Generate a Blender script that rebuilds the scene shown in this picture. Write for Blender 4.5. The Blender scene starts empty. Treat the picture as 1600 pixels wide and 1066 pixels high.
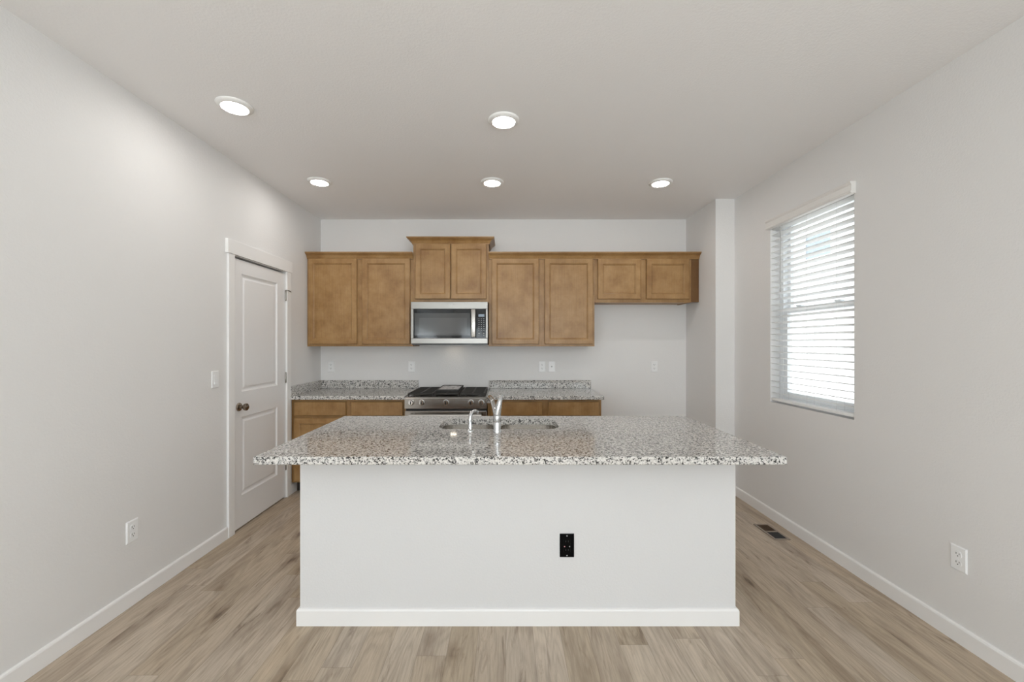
import bpy, bmesh, math, random
from mathutils import Vector, Matrix
random.seed(7)
scene = bpy.context.scene
COL = scene.collection

# ------------------------------------------------------------------ room numbers (metres)
XL, XR = -2.005, 2.118
YB, YF = 4.53, -7.5          # kitchen wall, wall behind the camera
ZC = 2.74
CH_X, CH_Y = 1.943, 3.89     # chase at the right end of the kitchen wall

# ------------------------------------------------------------------ camera
CAM_H = 1.398
cam_data = bpy.data.cameras.new('camera')
cam_data.sensor_width = 36.0
cam_data.lens = 655.0 / 1600.0 * 36.0
cam_data.shift_x = 9.0 / 1600.0
cam_data.shift_y = 4.0 / 1600.0
cam_data.clip_start = 0.05
cam = bpy.data.objects.new('camera', cam_data)
COL.objects.link(cam)
cam.location = (0.0, 0.0, CAM_H)
cam.rotation_euler = (math.radians(90), 0, 0)
scene.camera = cam

# ------------------------------------------------------------------ light
SKY_STRENGTH = 2.3
SUN_STRENGTH = 8.0
LAMP_STRENGTH = 74.0
PATIO_POWER = 144.0
LIVING_POWER = 116.0
SIDE_POWER = 78.0
world = bpy.data.worlds.new('sky')
scene.world = world
world.use_nodes = True
bg = world.node_tree.nodes['Background']
bg.inputs['Color'].default_value = (0.93, 0.965, 1.0, 1)
bg.inputs['Strength'].default_value = SKY_STRENGTH

sun_d = bpy.data.lights.new('sun', 'SUN')
sun_d.energy = SUN_STRENGTH
sun_d.angle = math.radians(1.0)
sun_d.color = (1.0, 0.98, 0.95)
sun = bpy.data.objects.new('sun', sun_d)
COL.objects.link(sun)
sun.rotation_euler = Vector((0.5, -0.2, -0.85)).to_track_quat('-Z', 'Y').to_euler()



def daylight_fill(name, loc, direction, sx, sy, power, col):
    """daylight as an added area lamp at unseen living-area windows, aimed up for fill"""
    d = bpy.data.lights.new(name, 'AREA')
    d.shape = 'RECTANGLE'
    d.size, d.size_y = sx, sy
    d.energy = power
    d.color = col
    o = bpy.data.objects.new(name, d)
    COL.objects.link(o)
    o.location = loc
    o.rotation_euler = Vector(direction).to_track_quat('-Z', 'Y').to_euler()


daylight_fill('fill_patio', (0.05, -7.0, 1.2), (0, 1, 1.1), 3.4, 2.3, PATIO_POWER, (0.86, 0.945, 1.0))  # added fill lamp, tilted up to brighten the ceiling
daylight_fill('fill_side_window', (XL + 0.10, -2.6, 1.5), (1, 0.0, 1.5), 2.7, 1.3, SIDE_POWER, (0.86, 0.945, 1.0))  # lamp added at an invented left window, lifts the right side of the ceiling
daylight_fill('fill_living_window', (2.02, -2.6, 1.5), (-1, 0.0, 1.5), 2.7, 1.3, LIVING_POWER, (0.86, 0.945, 1.0))  # added fill lamp at the unseen right window, also tilted up

scene.view_settings.view_transform = 'Standard'
scene.view_settings.look = 'None'
scene.view_settings.exposure = 0.0
scene.view_settings.gamma = 1.0
scene.view_settings.use_curve_mapping = False
scene.cycles.diffuse_bounces = 7
scene.cycles.max_bounces = 14

# ------------------------------------------------------------------ material helpers
def new_mat(name):
    m = bpy.data.materials.new(name)
    m.use_nodes = True
    nt = m.node_tree
    return m, nt, nt.nodes['Principled BSDF']


def node(nt, kind, **kw):
    n = nt.nodes.new(kind)
    for k, v in kw.items():
        setattr(n, k, v)
    return n


def math_node(nt, op, a, b=None):
    n = nt.nodes.new('ShaderNodeMath')
    n.operation = op
    for i, v in enumerate((a, b)):
        if v is None:
            continue
        if isinstance(v, (int, float)):
            n.inputs[i].default_value = v
        else:
            nt.links.new(v, n.inputs[i])
    return n.outputs[0]


def ramp(nt, fac, stops, interp='LINEAR'):
    r = nt.nodes.new('ShaderNodeValToRGB')
    r.color_ramp.interpolation = interp
    els = r.color_ramp.elements
    while len(els) > 1:
        els.remove(els[-1])
    els[0].position = stops[0][0]
    els[0].color = (*stops[0][1], 1)
    for p, c in stops[1:]:
        e = els.new(p)
        e.color = (*c, 1)
    nt.links.new(fac, r.inputs[0])
    return r.outputs[0]


def mix_col(nt, fac, a, b, blend='MIX'):
    n = nt.nodes.new('ShaderNodeMix')
    n.data_type = 'RGBA'
    n.blend_type = blend
    if isinstance(fac, (int, float)):
        n.inputs[0].default_value = fac
    else:
        nt.links.new(fac, n.inputs[0])
    for i, v in ((6, a), (7, b)):
        if isinstance(v, tuple):
            n.inputs[i].default_value = (*v, 1)
        else:
            nt.links.new(v, n.inputs[i])
    return n.outputs[2]


def simple(name, col, rough=0.5, metal=0.0, spec=None, emit=None, estr=0.0):
    m, nt, b = new_mat(name)
    b.inputs['Base Color'].default_value = (*col, 1)
    b.inputs['Roughness'].default_value = rough
    b.inputs['Metallic'].default_value = metal
    if spec is not None:
        b.inputs['Specular IOR Level'].default_value = spec
    if emit:
        b.inputs['Emission Color'].default_value = (*emit, 1)
        b.inputs['Emission Strength'].default_value = estr
    # a touch of fine procedural variation in the gloss
    geo = node(nt, 'ShaderNodeNewGeometry')
    nz = node(nt, 'ShaderNodeTexNoise')
    nz.inputs['Scale'].default_value = 35.0
    nt.links.new(geo.outputs['Position'], nz.inputs['Vector'])
    mr = node(nt, 'ShaderNodeMapRange')
    mr.inputs['To Min'].default_value = max(0.02, rough - 0.03)
    mr.inputs['To Max'].default_value = min(1.0, rough + 0.03)
    nt.links.new(nz.outputs['Fac'], mr.inputs['Value'])
    nt.links.new(mr.outputs[0], b.inputs['Roughness'])
    return m


def paint(name, col, rough, bump, scale):
    m, nt, b = new_mat(name)
    b.inputs['Base Color'].default_value = (*col, 1)
    b.inputs['Roughness'].default_value = rough
    geo = node(nt, 'ShaderNodeNewGeometry')
    n1 = node(nt, 'ShaderNodeTexNoise')
    n1.inputs['Scale'].default_value = scale
    n1.inputs['Detail'].default_value = 3.0
    n1.inputs['Roughness'].default_value = 0.55
    nt.links.new(geo.outputs['Position'], n1.inputs['Vector'])
    r = ramp(nt, n1.outputs['Fac'], [(0.42, (0, 0, 0)), (0.62, (1, 1, 1))])
    bp = node(nt, 'ShaderNodeBump')
    bp.inputs['Strength'].default_value = bump
    bp.inputs['Distance'].default_value = 0.004
    nt.links.new(r, bp.inputs['Height'])
    nt.links.new(bp.outputs[0], b.inputs['Normal'])
    return m


M = {}
M['wall'] = paint('wall_paint', (0.755, 0.745, 0.735), 0.62, 0.11, 95.0)
M['ceiling'] = paint('ceiling_paint', (0.88, 0.872, 0.872), 0.6, 0.12, 85.0)
M['island_paint'] = paint('island_paint', (0.68, 0.676, 0.676), 0.6, 0.11, 95.0)
M['trim'] = simple('trim_white', (0.83, 0.82, 0.81), 0.35)
M['door'] = simple('door_white', (0.82, 0.815, 0.815), 0.32)
M['plastic'] = simple('white_plastic', (0.84, 0.84, 0.84), 0.3)
M['slot'] = simple('dark_slot', (0.03, 0.03, 0.03), 0.6)
M['vinyl'] = simple('white_vinyl', (0.82, 0.84, 0.86), 0.35)
M['slat'] = simple('blind_white', (0.86, 0.86, 0.85), 0.4)
M['valance'] = simple('valance_white', (0.76, 0.74, 0.715), 0.4)
_m, _nt, _b = new_mat('blind_slat_white')
_b.inputs['Base Color'].default_value = (0.88, 0.88, 0.87, 1)
_b.inputs['Roughness'].default_value = 0.4
_tl = node(_nt, 'ShaderNodeBsdfTranslucent')
_tl.inputs[0].default_value = (0.9, 0.9, 0.9, 1)
_mx = node(_nt, 'ShaderNodeMixShader')
_mx.inputs[0].default_value = 0.62
_nt.links.new(_b.outputs[0], _mx.inputs[1])
_nt.links.new(_tl.outputs[0], _mx.inputs[2])
_nt.links.new(_mx.outputs[0], _nt.nodes['Material Output'].inputs[0])
M['slat_thin'] = _m
M['cord'] = simple('cord_grey', (0.6, 0.6, 0.6), 0.6)
M['wand'] = simple('wand_grey', (0.42, 0.42, 0.41), 0.3)
M['chrome'] = simple('chrome', (0.62, 0.63, 0.64), 0.045, 1.0)
M['bronze'] = simple('nickel_bronze', (0.27, 0.22, 0.175), 0.25, 1.0)
M['hinge'] = simple('hinge_nickel', (0.36, 0.34, 0.31), 0.32, 1.0)
M['black_glass'] = simple('black_glass', (0.004, 0.004, 0.004), 0.05, spec=0.3)
M['grey_glass'] = simple('oven_window', (0.055, 0.052, 0.048), 0.08)
M['mid_glass'] = simple('oven_window_border', (0.03, 0.028, 0.025), 0.08)
M['black'] = simple('black_enamel', (0.012, 0.011, 0.010), 0.3)
M['iron'] = simple('cast_iron', (0.022, 0.019, 0.016), 0.55)
M['griddle'] = simple('griddle_top', (0.42, 0.38, 0.36), 0.28, 0.35)
M['black_plastic'] = simple('black_plastic', (0.002, 0.002, 0.002), 0.4, spec=0.08)
M['mark'] = simple('grey_mark', (0.42, 0.42, 0.42), 0.5)
M['red_mark'] = simple('red_mark', (0.55, 0.25, 0.27), 0.5)
M['display'] = simple('display', (0.05, 0.06, 0.07), 0.3, emit=(0.55, 0.7, 0.85), estr=0.25)
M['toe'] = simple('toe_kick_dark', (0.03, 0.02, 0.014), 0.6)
M['lamp'] = simple('lamp_lens', (0.9, 0.9, 0.9), 0.4, emit=(1.0, 0.97, 0.935), estr=LAMP_STRENGTH)
M['lamp_trim'] = simple('lamp_trim', (0.84, 0.83, 0.81), 0.35)
M['task'] = simple('task_lamp', (0.9, 0.9, 0.9), 0.4, emit=(1.0, 0.86, 0.68), estr=13.0)
M['vent_brown'] = simple('vent_brown', (0.17, 0.10, 0.055), 0.4, 0.3)
M['vent_frame'] = simple('vent_frame', (0.27, 0.22, 0.18), 0.45)
M['asphalt'] = simple('gravel', (0.55, 0.54, 0.52), 0.9)
M['house_glass'] = simple('sky_tinted_house_glass', (0.26, 0.31, 0.37), 0.1)  # sky reflection put into the glass as a pale blue base colour


def steel(name, col, rough, axis):
    """brushed stainless, brushing along one axis"""
    m, nt, b = new_mat(name)
    b.inputs['Base Color'].default_value = (*col, 1)
    b.inputs['Metallic'].default_value = 1.0
    geo = node(nt, 'ShaderNodeNewGeometry')
    mp = node(nt, 'ShaderNodeMapping')
    s = [320.0, 320.0, 320.0]
    s[axis] = 4.0
    mp.inputs['Scale'].default_value = s
    nt.links.new(geo.outputs['Position'], mp.inputs['Vector'])
    nz = node(nt, 'ShaderNodeTexNoise')
    nz.inputs['Scale'].default_value = 1.0
    nz.inputs['Detail'].default_value = 2.0
    nt.links.new(mp.outputs[0], nz.inputs['Vector'])
    mr = node(nt, 'ShaderNodeMapRange')
    mr.inputs['To Min'].default_value = rough - 0.06
    mr.inputs['To Max'].default_value = rough + 0.08
    nt.links.new(nz.outputs['Fac'], mr.inputs['Value'])
    nt.links.new(mr.outputs[0], b.inputs['Roughness'])
    return m


M['steel'] = steel('stainless', (0.37, 0.35, 0.325), 0.24, 0)
M['steel_oven'] = steel('stainless_microwave', (0.27, 0.258, 0.24), 0.30, 0)
M['knob_steel'] = simple('knob_steel', (0.74, 0.73, 0.71), 0.16, 1.0)
M['steel_sink'] = steel('stainless_sink', (0.66, 0.635, 0.60), 0.22, 0)


def make_wood(name='stained_maple', stain=1.0):
    m, nt, b = new_mat(name)
    tc = node(nt, 'ShaderNodeTexCoord')
    info = node(nt, 'ShaderNodeObjectInfo')
    add = node(nt, 'ShaderNodeVectorMath', operation='ADD')
    nt.links.new(tc.outputs['Object'], add.inputs[0])
    sc = math_node(nt, 'MULTIPLY', info.outputs['Random'], 37.0)
    cmb = node(nt, 'ShaderNodeCombineXYZ')
    for i in range(3):
        nt.links.new(sc, cmb.inputs[i])
    nt.links.new(cmb.outputs[0], add.inputs[1])
    # blotchy stain
    n1 = node(nt, 'ShaderNodeTexNoise')
    n1.inputs['Scale'].default_value = 7.0
    n1.inputs['Detail'].default_value = 5.0
    n1.inputs['Roughness'].default_value = 0.6
    nt.links.new(add.outputs[0], n1.inputs['Vector'])
    # grain along z
    mp = node(nt, 'ShaderNodeMapping')
    mp.inputs['Scale'].default_value = (130, 130, 5.0)
    nt.links.new(add.outputs[0], mp.inputs['Vector'])
    n2 = node(nt, 'ShaderNodeTexNoise')
    n2.inputs['Scale'].default_value = 1.0
    n2.inputs['Detail'].default_value = 5.0
    nt.links.new(mp.outputs[0], n2.inputs['Vector'])
    base = ramp(nt, n1.outputs['Fac'], [(0.3, (0.248, 0.128, 0.043)), (0.5, (0.325, 0.182, 0.067)), (0.70, (0.390, 0.234, 0.097))])
    grain = ramp(nt, n2.outputs['Fac'], [(0.30, (0.88, 0.87, 0.86)), (0.62, (1.04, 1.04, 1.04))])
    col = mix_col(nt, 0.8, base, grain, 'MULTIPLY')
    if stain < 1.0:
        col = mix_col(nt, 1.0, col, (stain, stain * 0.85, stain * 0.7), 'MULTIPLY')
    nt.links.new(col, b.inputs['Base Color'])
    b.inputs['Roughness'].default_value = 0.36
    b.inputs['Specular IOR Level'].default_value = 0.45
    return m


M['wood'] = make_wood()
M['wood_dark'] = make_wood('dark_stained_edge', 0.45)


def make_granite():
    m, nt, b = new_mat('speckled_granite')
    geo = node(nt, 'ShaderNodeNewGeometry')
    # wobble the coordinates so the grains are not clean cells
    nw = node(nt, 'ShaderNodeTexNoise')
    nw.inputs['Scale'].default_value = 140.0
    nt.links.new(geo.outputs['Position'], nw.inputs['Vector'])
    vs = node(nt, 'ShaderNodeVectorMath', operation='SCALE')
    vs.inputs['Scale'].default_value = 0.008
    nt.links.new(nw.outputs['Color'], vs.inputs[0])
    va = node(nt, 'ShaderNodeVectorMath', operation='ADD')
    nt.links.new(geo.outputs['Position'], va.inputs[0])
    nt.links.new(vs.outputs[0], va.inputs[1])
    v = node(nt, 'ShaderNodeTexVoronoi')
    v.inputs['Scale'].default_value = 190.0
    nt.links.new(va.outputs[0], v.inputs['Vector'])
    sep = node(nt, 'ShaderNodeSeparateColor')
    nt.links.new(v.outputs['Color'], sep.inputs[0])
    n2 = node(nt, 'ShaderNodeTexNoise')
    n2.inputs['Scale'].default_value = 70.0
    n2.inputs['Detail'].default_value = 2.0
    nt.links.new(geo.outputs['Position'], n2.inputs['Vector'])
    a = math_node(nt, 'MULTIPLY', sep.outputs[0], 0.62)
    c = math_node(nt, 'MULTIPLY', n2.outputs['Fac'], 0.9)
    s = math_node(nt, 'ADD', a, c)
    col = ramp(nt, s, [(0.0, (0.02, 0.019, 0.019)), (0.485, (0.035, 0.034, 0.033)), (0.54, (0.15, 0.147, 0.143)),
                       (0.65, (0.30, 0.29, 0.28)), (0.70, (0.49, 0.47, 0.445)), (0.82, (0.58, 0.56, 0.53)), (1.0, (0.67, 0.65, 0.62))])
    nt.links.new(col, b.inputs['Base Color'])
    b.inputs['Roughness'].default_value = 0.06
    b.inputs['IOR'].default_value = 1.6
    return m


M['granite'] = make_granite()


def make_floor():
    m, nt, b = new_mat('oak_vinyl_planks')
    W, L = 0.1325, 1.22
    geo = node(nt, 'ShaderNodeNewGeometry')
    sep = node(nt, 'ShaderNodeSeparateXYZ')
    nt.links.new(geo.outputs['Position'], sep.inputs[0])
    x = math_node(nt, 'ADD', sep.outputs[0], 151 * W + 0.003)
    y = math_node(nt, 'ADD', sep.outputs[1], 20.0)
    xi = math_node(nt, 'DIVIDE', x, W)
    i = math_node(nt, 'FLOOR', xi)
    fx = math_node(nt, 'FRACT', xi)
    wn = node(nt, 'ShaderNodeTexWhiteNoise', noise_dimensions='1D')
    nt.links.new(i, wn.inputs['W'])
    yj = math_node(nt, 'ADD', math_node(nt, 'DIVIDE', y, L), wn.outputs['Value'])
    j = math_node(nt, 'FLOOR', yj)
    fy = math_node(nt, 'FRACT', yj)
    cij = node(nt, 'ShaderNodeCombineXYZ')
    nt.links.new(i, cij.inputs[0])
    nt.links.new(j, cij.inputs[1])
    wn2 = node(nt, 'ShaderNodeTexWhiteNoise', noise_dimensions='3D')
    nt.links.new(cij.outputs[0], wn2.inputs['Vector'])
    rs = node(nt, 'ShaderNodeSeparateColor')
    nt.links.new(wn2.outputs['Color'], rs.inputs[0])
    # grain coordinates, shifted per plank
    cg = node(nt, 'ShaderNodeCombineXYZ')
    nt.links.new(sep.outputs[0], cg.inputs[0])
    nt.links.new(math_node(nt, 'ADD', sep.outputs[1], math_node(nt, 'MULTIPLY', rs.outputs[0], 40.0)), cg.inputs[1])
    nt.links.new(math_node(nt, 'MULTIPLY', rs.outputs[1], 30.0), cg.inputs[2])

    def noise(scale, sx, sy, detail, rough=0.55, dist=0.0):
        mp = node(nt, 'ShaderNodeMapping')
        mp.inputs['Scale'].default_value = (sx, sy, 1)
        nt.links.new(cg.outputs[0], mp.inputs['Vector'])
        n = node(nt, 'ShaderNodeTexNoise')
        n.inputs['Scale'].default_value = scale
        n.inputs['Detail'].default_value = detail
        n.inputs['Roughness'].default_value = rough
        n.inputs['Distortion'].default_value = dist
        nt.links.new(mp.outputs[0], n.inputs['Vector'])
        return n.outputs['Fac']
    broad = noise(1.0, 8, 1.2, 4, 0.6, 0.6)
    fine = noise(1.0, 150, 9.0, 5, 0.65, 0.3)
    streak = noise(1.0, 20, 2.6, 4, 0.65, 1.6)
    ring = noise(1.0, 7, 0.75, 2, 0.45, 0.3)
    sine = math_node(nt, 'SINE', math_node(nt, 'MULTIPLY', ring, 95.0))
    base = ramp(nt, rs.outputs[2], [(0.0, (0.43, 0.345, 0.250)), (0.35, (0.475, 0.388, 0.295)), (0.7, (0.505, 0.425, 0.340)), (1.0, (0.53, 0.445, 0.350))])
    tone = ramp(nt, broad, [(0.32, (0.74, 0.71, 0.69)), (0.50, (0.98, 0.98, 0.98)), (0.7, (1.12, 1.12, 1.12))])
    grain = ramp(nt, fine, [(0.3, (0.80, 0.79, 0.78)), (0.6, (1.05, 1.05, 1.05))])
    rings = ramp(nt, math_node(nt, 'ADD', math_node(nt, 'MULTIPLY', sine, 0.5), 0.5), [(0.0, (0.90, 0.89, 0.88)), (0.5, (1.0, 1.0, 1.0)), (1.0, (1.05, 1.05, 1.05))])
    dark = ramp(nt, streak, [(0.29, (0.48, 0.43, 0.40)), (0.37, (0.84, 0.82, 0.80)), (0.46, (1.0, 1.0, 1.0))])
    # scattered knots
    mpk = node(nt, 'ShaderNodeMapping')
    mpk.inputs['Scale'].default_value = (5.0, 1.9, 1.0)
    nt.links.new(cg.outputs[0], mpk.inputs['Vector'])
    wob = node(nt, 'ShaderNodeTexNoise')
    wob.inputs['Scale'].default_value = 6.0
    nt.links.new(mpk.outputs[0], wob.inputs['Vector'])
    wsc = node(nt, 'ShaderNodeVectorMath', operation='SCALE')
    wsc.inputs['Scale'].default_value = 0.22
    nt.links.new(wob.outputs['Color'], wsc.inputs[0])
    wad = node(nt, 'ShaderNodeVectorMath', operation='ADD')
    nt.links.new(mpk.outputs[0], wad.inputs[0])
    nt.links.new(wsc.outputs[0], wad.inputs[1])
    vk = node(nt, 'ShaderNodeTexVoronoi')
    vk.inputs['Scale'].default_value = 1.0
    nt.links.new(wad.outputs[0], vk.inputs['Vector'])
    knot = ramp(nt, vk.outputs['Distance'], [(0.04, (0.40, 0.34, 0.31)), (0.09, (0.70, 0.66, 0.63)), (0.20, (0.93, 0.92, 0.91)), (0.30, (1, 1, 1))])
    col = mix_col(nt, 1.0, base, tone, 'MULTIPLY')
    col = mix_col(nt, 0.8, col, grain, 'MULTIPLY')
    col = mix_col(nt, 0.9, col, rings, 'MULTIPLY')
    col = mix_col(nt, 0.85, col, dark, 'MULTIPLY')
    col = mix_col(nt, 0.85, col, knot, 'MULTIPLY')
    # joints
    ex = math_node(nt, 'MINIMUM', fx, math_node(nt, 'SUBTRACT', 1.0, fx))
    ey = math_node(nt, 'MINIMUM', fy, math_node(nt, 'SUBTRACT', 1.0, fy))
    ex = math_node(nt, 'MULTIPLY', ex, W)
    ey = math_node(nt, 'MULTIPLY', ey, L)
    e = math_node(nt, 'MINIMUM', ex, ey)
    joint = ramp(nt, math_node(nt, 'MULTIPLY', e, 100.0), [(0.06, (0.62, 0.6, 0.58)), (0.16, (1, 1, 1))])
    col = mix_col(nt, 0.75, col, joint, 'MULTIPLY')
    nt.links.new(col, b.inputs['Base Color'])
    b.inputs['Roughness'].default_value = 0.42
    b.inputs['Specular IOR Level'].default_value = 0.4
    bp = node(nt, 'ShaderNodeBump')
    bp.inputs['Strength'].default_value = 0.12
    bp.inputs['Distance'].default_value = 0.002
    nt.links.new(fine, bp.inputs['Height'])
    nt.links.new(bp.outputs[0], b.inputs['Normal'])
    return m


M['floor'] = make_floor()


def make_pane():
    m = bpy.data.materials.new('window_pane')
    m.use_nodes = True
    nt = m.node_tree
    nt.nodes.remove(nt.nodes['Principled BSDF'])
    tr = node(nt, 'ShaderNodeBsdfTransparent')
    tr.inputs[0].default_value = (0.95, 0.97, 0.97, 1)
    gl = node(nt, 'ShaderNodeBsdfGlossy')
    gl.inputs['Roughness'].default_value = 0.02
    lw = node(nt, 'ShaderNodeLayerWeight')
    lw.inputs['Blend'].default_value = 0.5
    p5 = math_node(nt, 'POWER', lw.outputs['Facing'], 4.0)
    fr = math_node(nt, 'ADD', math_node(nt, 'MULTIPLY', p5, 0.45), 0.03)
    mx = node(nt, 'ShaderNodeMixShader')
    nt.links.new(fr, mx.inputs[0])
    nt.links.new(tr.outputs[0], mx.inputs[1])
    nt.links.new(gl.outputs[0], mx.inputs[2])
    nt.links.new(mx.outputs[0], nt.nodes['Material Output'].inputs[0])
    return m


M['pane'] = make_pane()


def make_siding():
    m, nt, b = new_mat('lap_siding')
    geo = node(nt, 'ShaderNodeNewGeometry')
    nz = node(nt, 'ShaderNodeTexNoise')
    nz.inputs['Scale'].default_value = 3.0
    nt.links.new(geo.outputs['Position'], nz.inputs['Vector'])
    c = ramp(nt, nz.outputs['Fac'], [(0.3, (0.66, 0.67, 0.69)), (0.7, (0.72, 0.73, 0.74))])
    nt.links.new(c, b.inputs['Base Color'])
    b.inputs['Roughness'].default_value = 0.7
    return m


M['siding'] = make_siding()


# ------------------------------------------------------------------ mesh helpers (world coordinates)
def NB():
    return bmesh.new()


def box(bm, x0, x1, y0, y1, z0, z1, bev=0.0, seg=2):
    b2 = bm if not bev else bmesh.new()
    vs = [b2.verts.new((x, y, z)) for x in (x0, x1) for y in (y0, y1) for z in (z0, z1)]
    for f in ((0, 1, 3, 2), (4, 6, 7, 5), (0, 4, 5, 1), (2, 3, 7, 6), (0, 2, 6, 4), (1, 5, 7, 3)):
        b2.faces.new([vs[i] for i in f])
    if bev:
        bmesh.ops.bevel(b2, geom=b2.edges[:], offset=bev, segments=seg, profile=0.5, affect='EDGES')
        merge(bm, b2)
    return bm


def merge(bm, b2):
    mp = {}
    for v in b2.verts:
        mp[v] = bm.verts.new(v.co)
    for f in b2.faces:
        try:
            bm.faces.new([mp[v] for v in f.verts])
        except ValueError:
            pass
    b2.free()


def basis(n):
    n = Vector(n).normalized()
    a = Vector((0, 0, 1)) if abs(n.z) < 0.9 else Vector((1, 0, 0))
    u = a.cross(n).normalized()
    return u, n.cross(u), n


def lathe(bm, origin, axis, prof, seg=32, cap=True):
    """prof: list of (radius, height along the axis)"""
    u, v, n = basis(axis)
    o = Vector(origin)
    rings = []
    for r, h in prof:
        if r < 1e-6:
            rings.append([bm.verts.new(o + n * h)])
        else:
            rings.append([bm.verts.new(o + n * h + (u * math.cos(2 * math.pi * k / seg) + v * math.sin(2 * math.pi * k / seg)) * r) for k in range(seg)])
    for A, B in zip(rings, rings[1:]):
        for k in range(seg):
            k2 = (k + 1) % seg
            if len(A) == 1 and len(B) == 1:
                continue
            if len(A) == 1:
                bm.faces.new((A[0], B[k2], B[k]))
            elif len(B) == 1:
                bm.faces.new((A[k], A[k2], B[0]))
            else:
                bm.faces.new((A[k], A[k2], B[k2], B[k]))
    if cap:
        if len(rings[0]) > 1:
            bm.faces.new(list(reversed(rings[0])))
        if len(rings[-1]) > 1:
            bm.faces.new(rings[-1])
    return bm


def catmull(pts, n=6):
    P = [Vector(p) for p in pts]
    P = [P[0] * 2 - P[1]] + P + [P[-1] * 2 - P[-2]]
    out = []
    for i in range(1, len(P) - 2):
        for k in range(n):
            t = k / n
            a, b, c, d = P[i - 1:i + 3]
            out.append(0.5 * ((2 * b) + (c - a) * t + (2 * a - 5 * b + 4 * c - d) * t * t + (3 * b - a - 3 * c + d) * t ** 3))
    out.append(P[-2])
    return out


def tube(bm, pts, radii, seg=14, squash=None):
    pts = [Vector(p) for p in pts]
    if isinstance(radii, (int, float)):
        radii = [radii] * len(pts)
    rings = []
    u = None
    for i, p in enumerate(pts):
        t = (pts[min(i + 1, len(pts) - 1)] - pts[max(i - 1, 0)]).normalized()
        if u is None:
            u, _, _ = basis(t)
        u = (u - t * u.dot(t)).normalized()
        v = t.cross(u)
        rings.append([bm.verts.new(p + (u * math.cos(2 * math.pi * k / seg) + v * math.sin(2 * math.pi * k / seg)) * radii[i]) for k in range(seg)])
    for A, B in zip(rings, rings[1:]):
        for k in range(seg):
            k2 = (k + 1) % seg
            bm.faces.new((A[k], A[k2], B[k2], B[k]))
    bm.faces.new(list(reversed(rings[0])))
    bm.faces.new(rings[-1])
    return bm


def prism(bm, poly, p0, p1, u, v):
    """polygon (a, b) -> p + u*a + v*b, extruded from p0 to p1"""
    u, v, p0, p1 = Vector(u), Vector(v), Vector(p0), Vector(p1)
    A = [bm.verts.new(p0 + u * a + v * b) for a, b in poly]
    B = [bm.verts.new(p1 + u * a + v * b) for a, b in poly]
    n = len(poly)
    for k in range(n):
        bm.faces.new((A[k], A[(k + 1) % n], B[(k + 1) % n], B[k]))
    bm.faces.new(list(reversed(A)))
    bm.faces.new(B)
    return bm


def sweep(bm, poly, path, outs):
    """profile (d, z) swept along a plan path with mitred corners; outs[i] = offset vector per unit d at path point i"""
    rows = []
    for p, o in zip(path, outs):
        rows.append([bm.verts.new((p[0] + o[0] * d, p[1] + o[1] * d, z)) for d, z in poly])
    n = len(poly)
    for A, B in zip(rows, rows[1:]):
        for k in range(n):
            bm.faces.new((A[k], A[(k + 1) % n], B[(k + 1) % n], B[k]))
    bm.faces.new(list(reversed(rows[0])))
    bm.faces.new(rows[-1])
    return bm


def ring_panel(bm, o, u, v, n, w, h, rings, back=None):
    """rectangular rings: (inset, height along n); first ring to last, capped; optional plain back at the first ring"""
    o, u, v, n = Vector(o), Vector(u), Vector(v), Vector(n)
    loops = []
    for i, d in rings:
        loops.append([bm.verts.new(o + u * a + v * b + n * d) for a, b in ((i, i), (w - i, i), (w - i, h - i), (i, h - i))])
    for A, B in zip(loops, loops[1:]):
        for k in range(4):
            bm.faces.new((A[k], A[(k + 1) % 4], B[(k + 1) % 4], B[k]))
    bm.faces.new(loops[-1])
    if back:
        bm.faces.new(list(reversed(loops[0])))
    return bm


def rrect(x0, x1, y0, y1, r, k=7):
    out = []
    for cx, cy, a0 in ((x1 - r, y1 - r, 0), (x0 + r, y1 - r, 90), (x0 + r, y0 + r, 180), (x1 - r, y0 + r, 270)):
        for i in range(k + 1):
            a = math.radians(a0 + 90 * i / k)
            out.append((cx + r * math.cos(a), cy + r * math.sin(a)))
    return out


# ------------------------------------------------------------------ object helpers
def wloc(o):
    v = Vector((0, 0, 0))
    while o is not None:
        v += o.location
        o = o.parent
    return v


def obj(name, bm, mat, parent=None, smooth=True, angle=20, loc=None):
    bmesh.ops.remove_doubles(bm, verts=bm.verts[:], dist=1e-6)
    bmesh.ops.recalc_face_normals(bm, faces=bm.faces[:])
    me = bpy.data.meshes.new(name)
    off = Vector(loc) if loc is not None else Vector((0, 0, 0))
    base = off + (wloc(parent) if parent is not None else Vector((0, 0, 0)))
    for v in bm.verts:
        v.co -= base
    bm.to_mesh(me)
    bm.free()
    me.materials.append(M[mat] if isinstance(mat, str) else mat)
    if mat in ('chrome', 'bronze', 'hinge', 'lamp', 'lamp_trim', 'wand') or name in ('knob', 'drain', 'burner'):
        angle = 42
    if smooth:
        for p in me.polygons:
            p.use_smooth = True
        me.set_sharp_from_angle(angle=math.radians(angle))
    o = bpy.data.objects.new(name, me)
    COL.objects.link(o)
    o.location = off
    o.parent = parent
    return o


def tag(o, label, cat, group=None, kind=None):
    o['label'] = label
    o['category'] = cat
    if group:
        o['group'] = group
    if kind:
        o['kind'] = kind
    return o


def thing(name, label, cat, loc, group=None):
    o = bpy.data.objects.new(name, None)
    o.empty_display_size = 0.05
    COL.objects.link(o)
    o.location = loc
    return tag(o, label, cat, group)


def struct(name, bm, mat, label, cat, parent=None, smooth=False):
    o = obj(name, bm, mat, parent, smooth)
    if parent is None:
        tag(o, label, cat, kind='structure')
    return o


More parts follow.
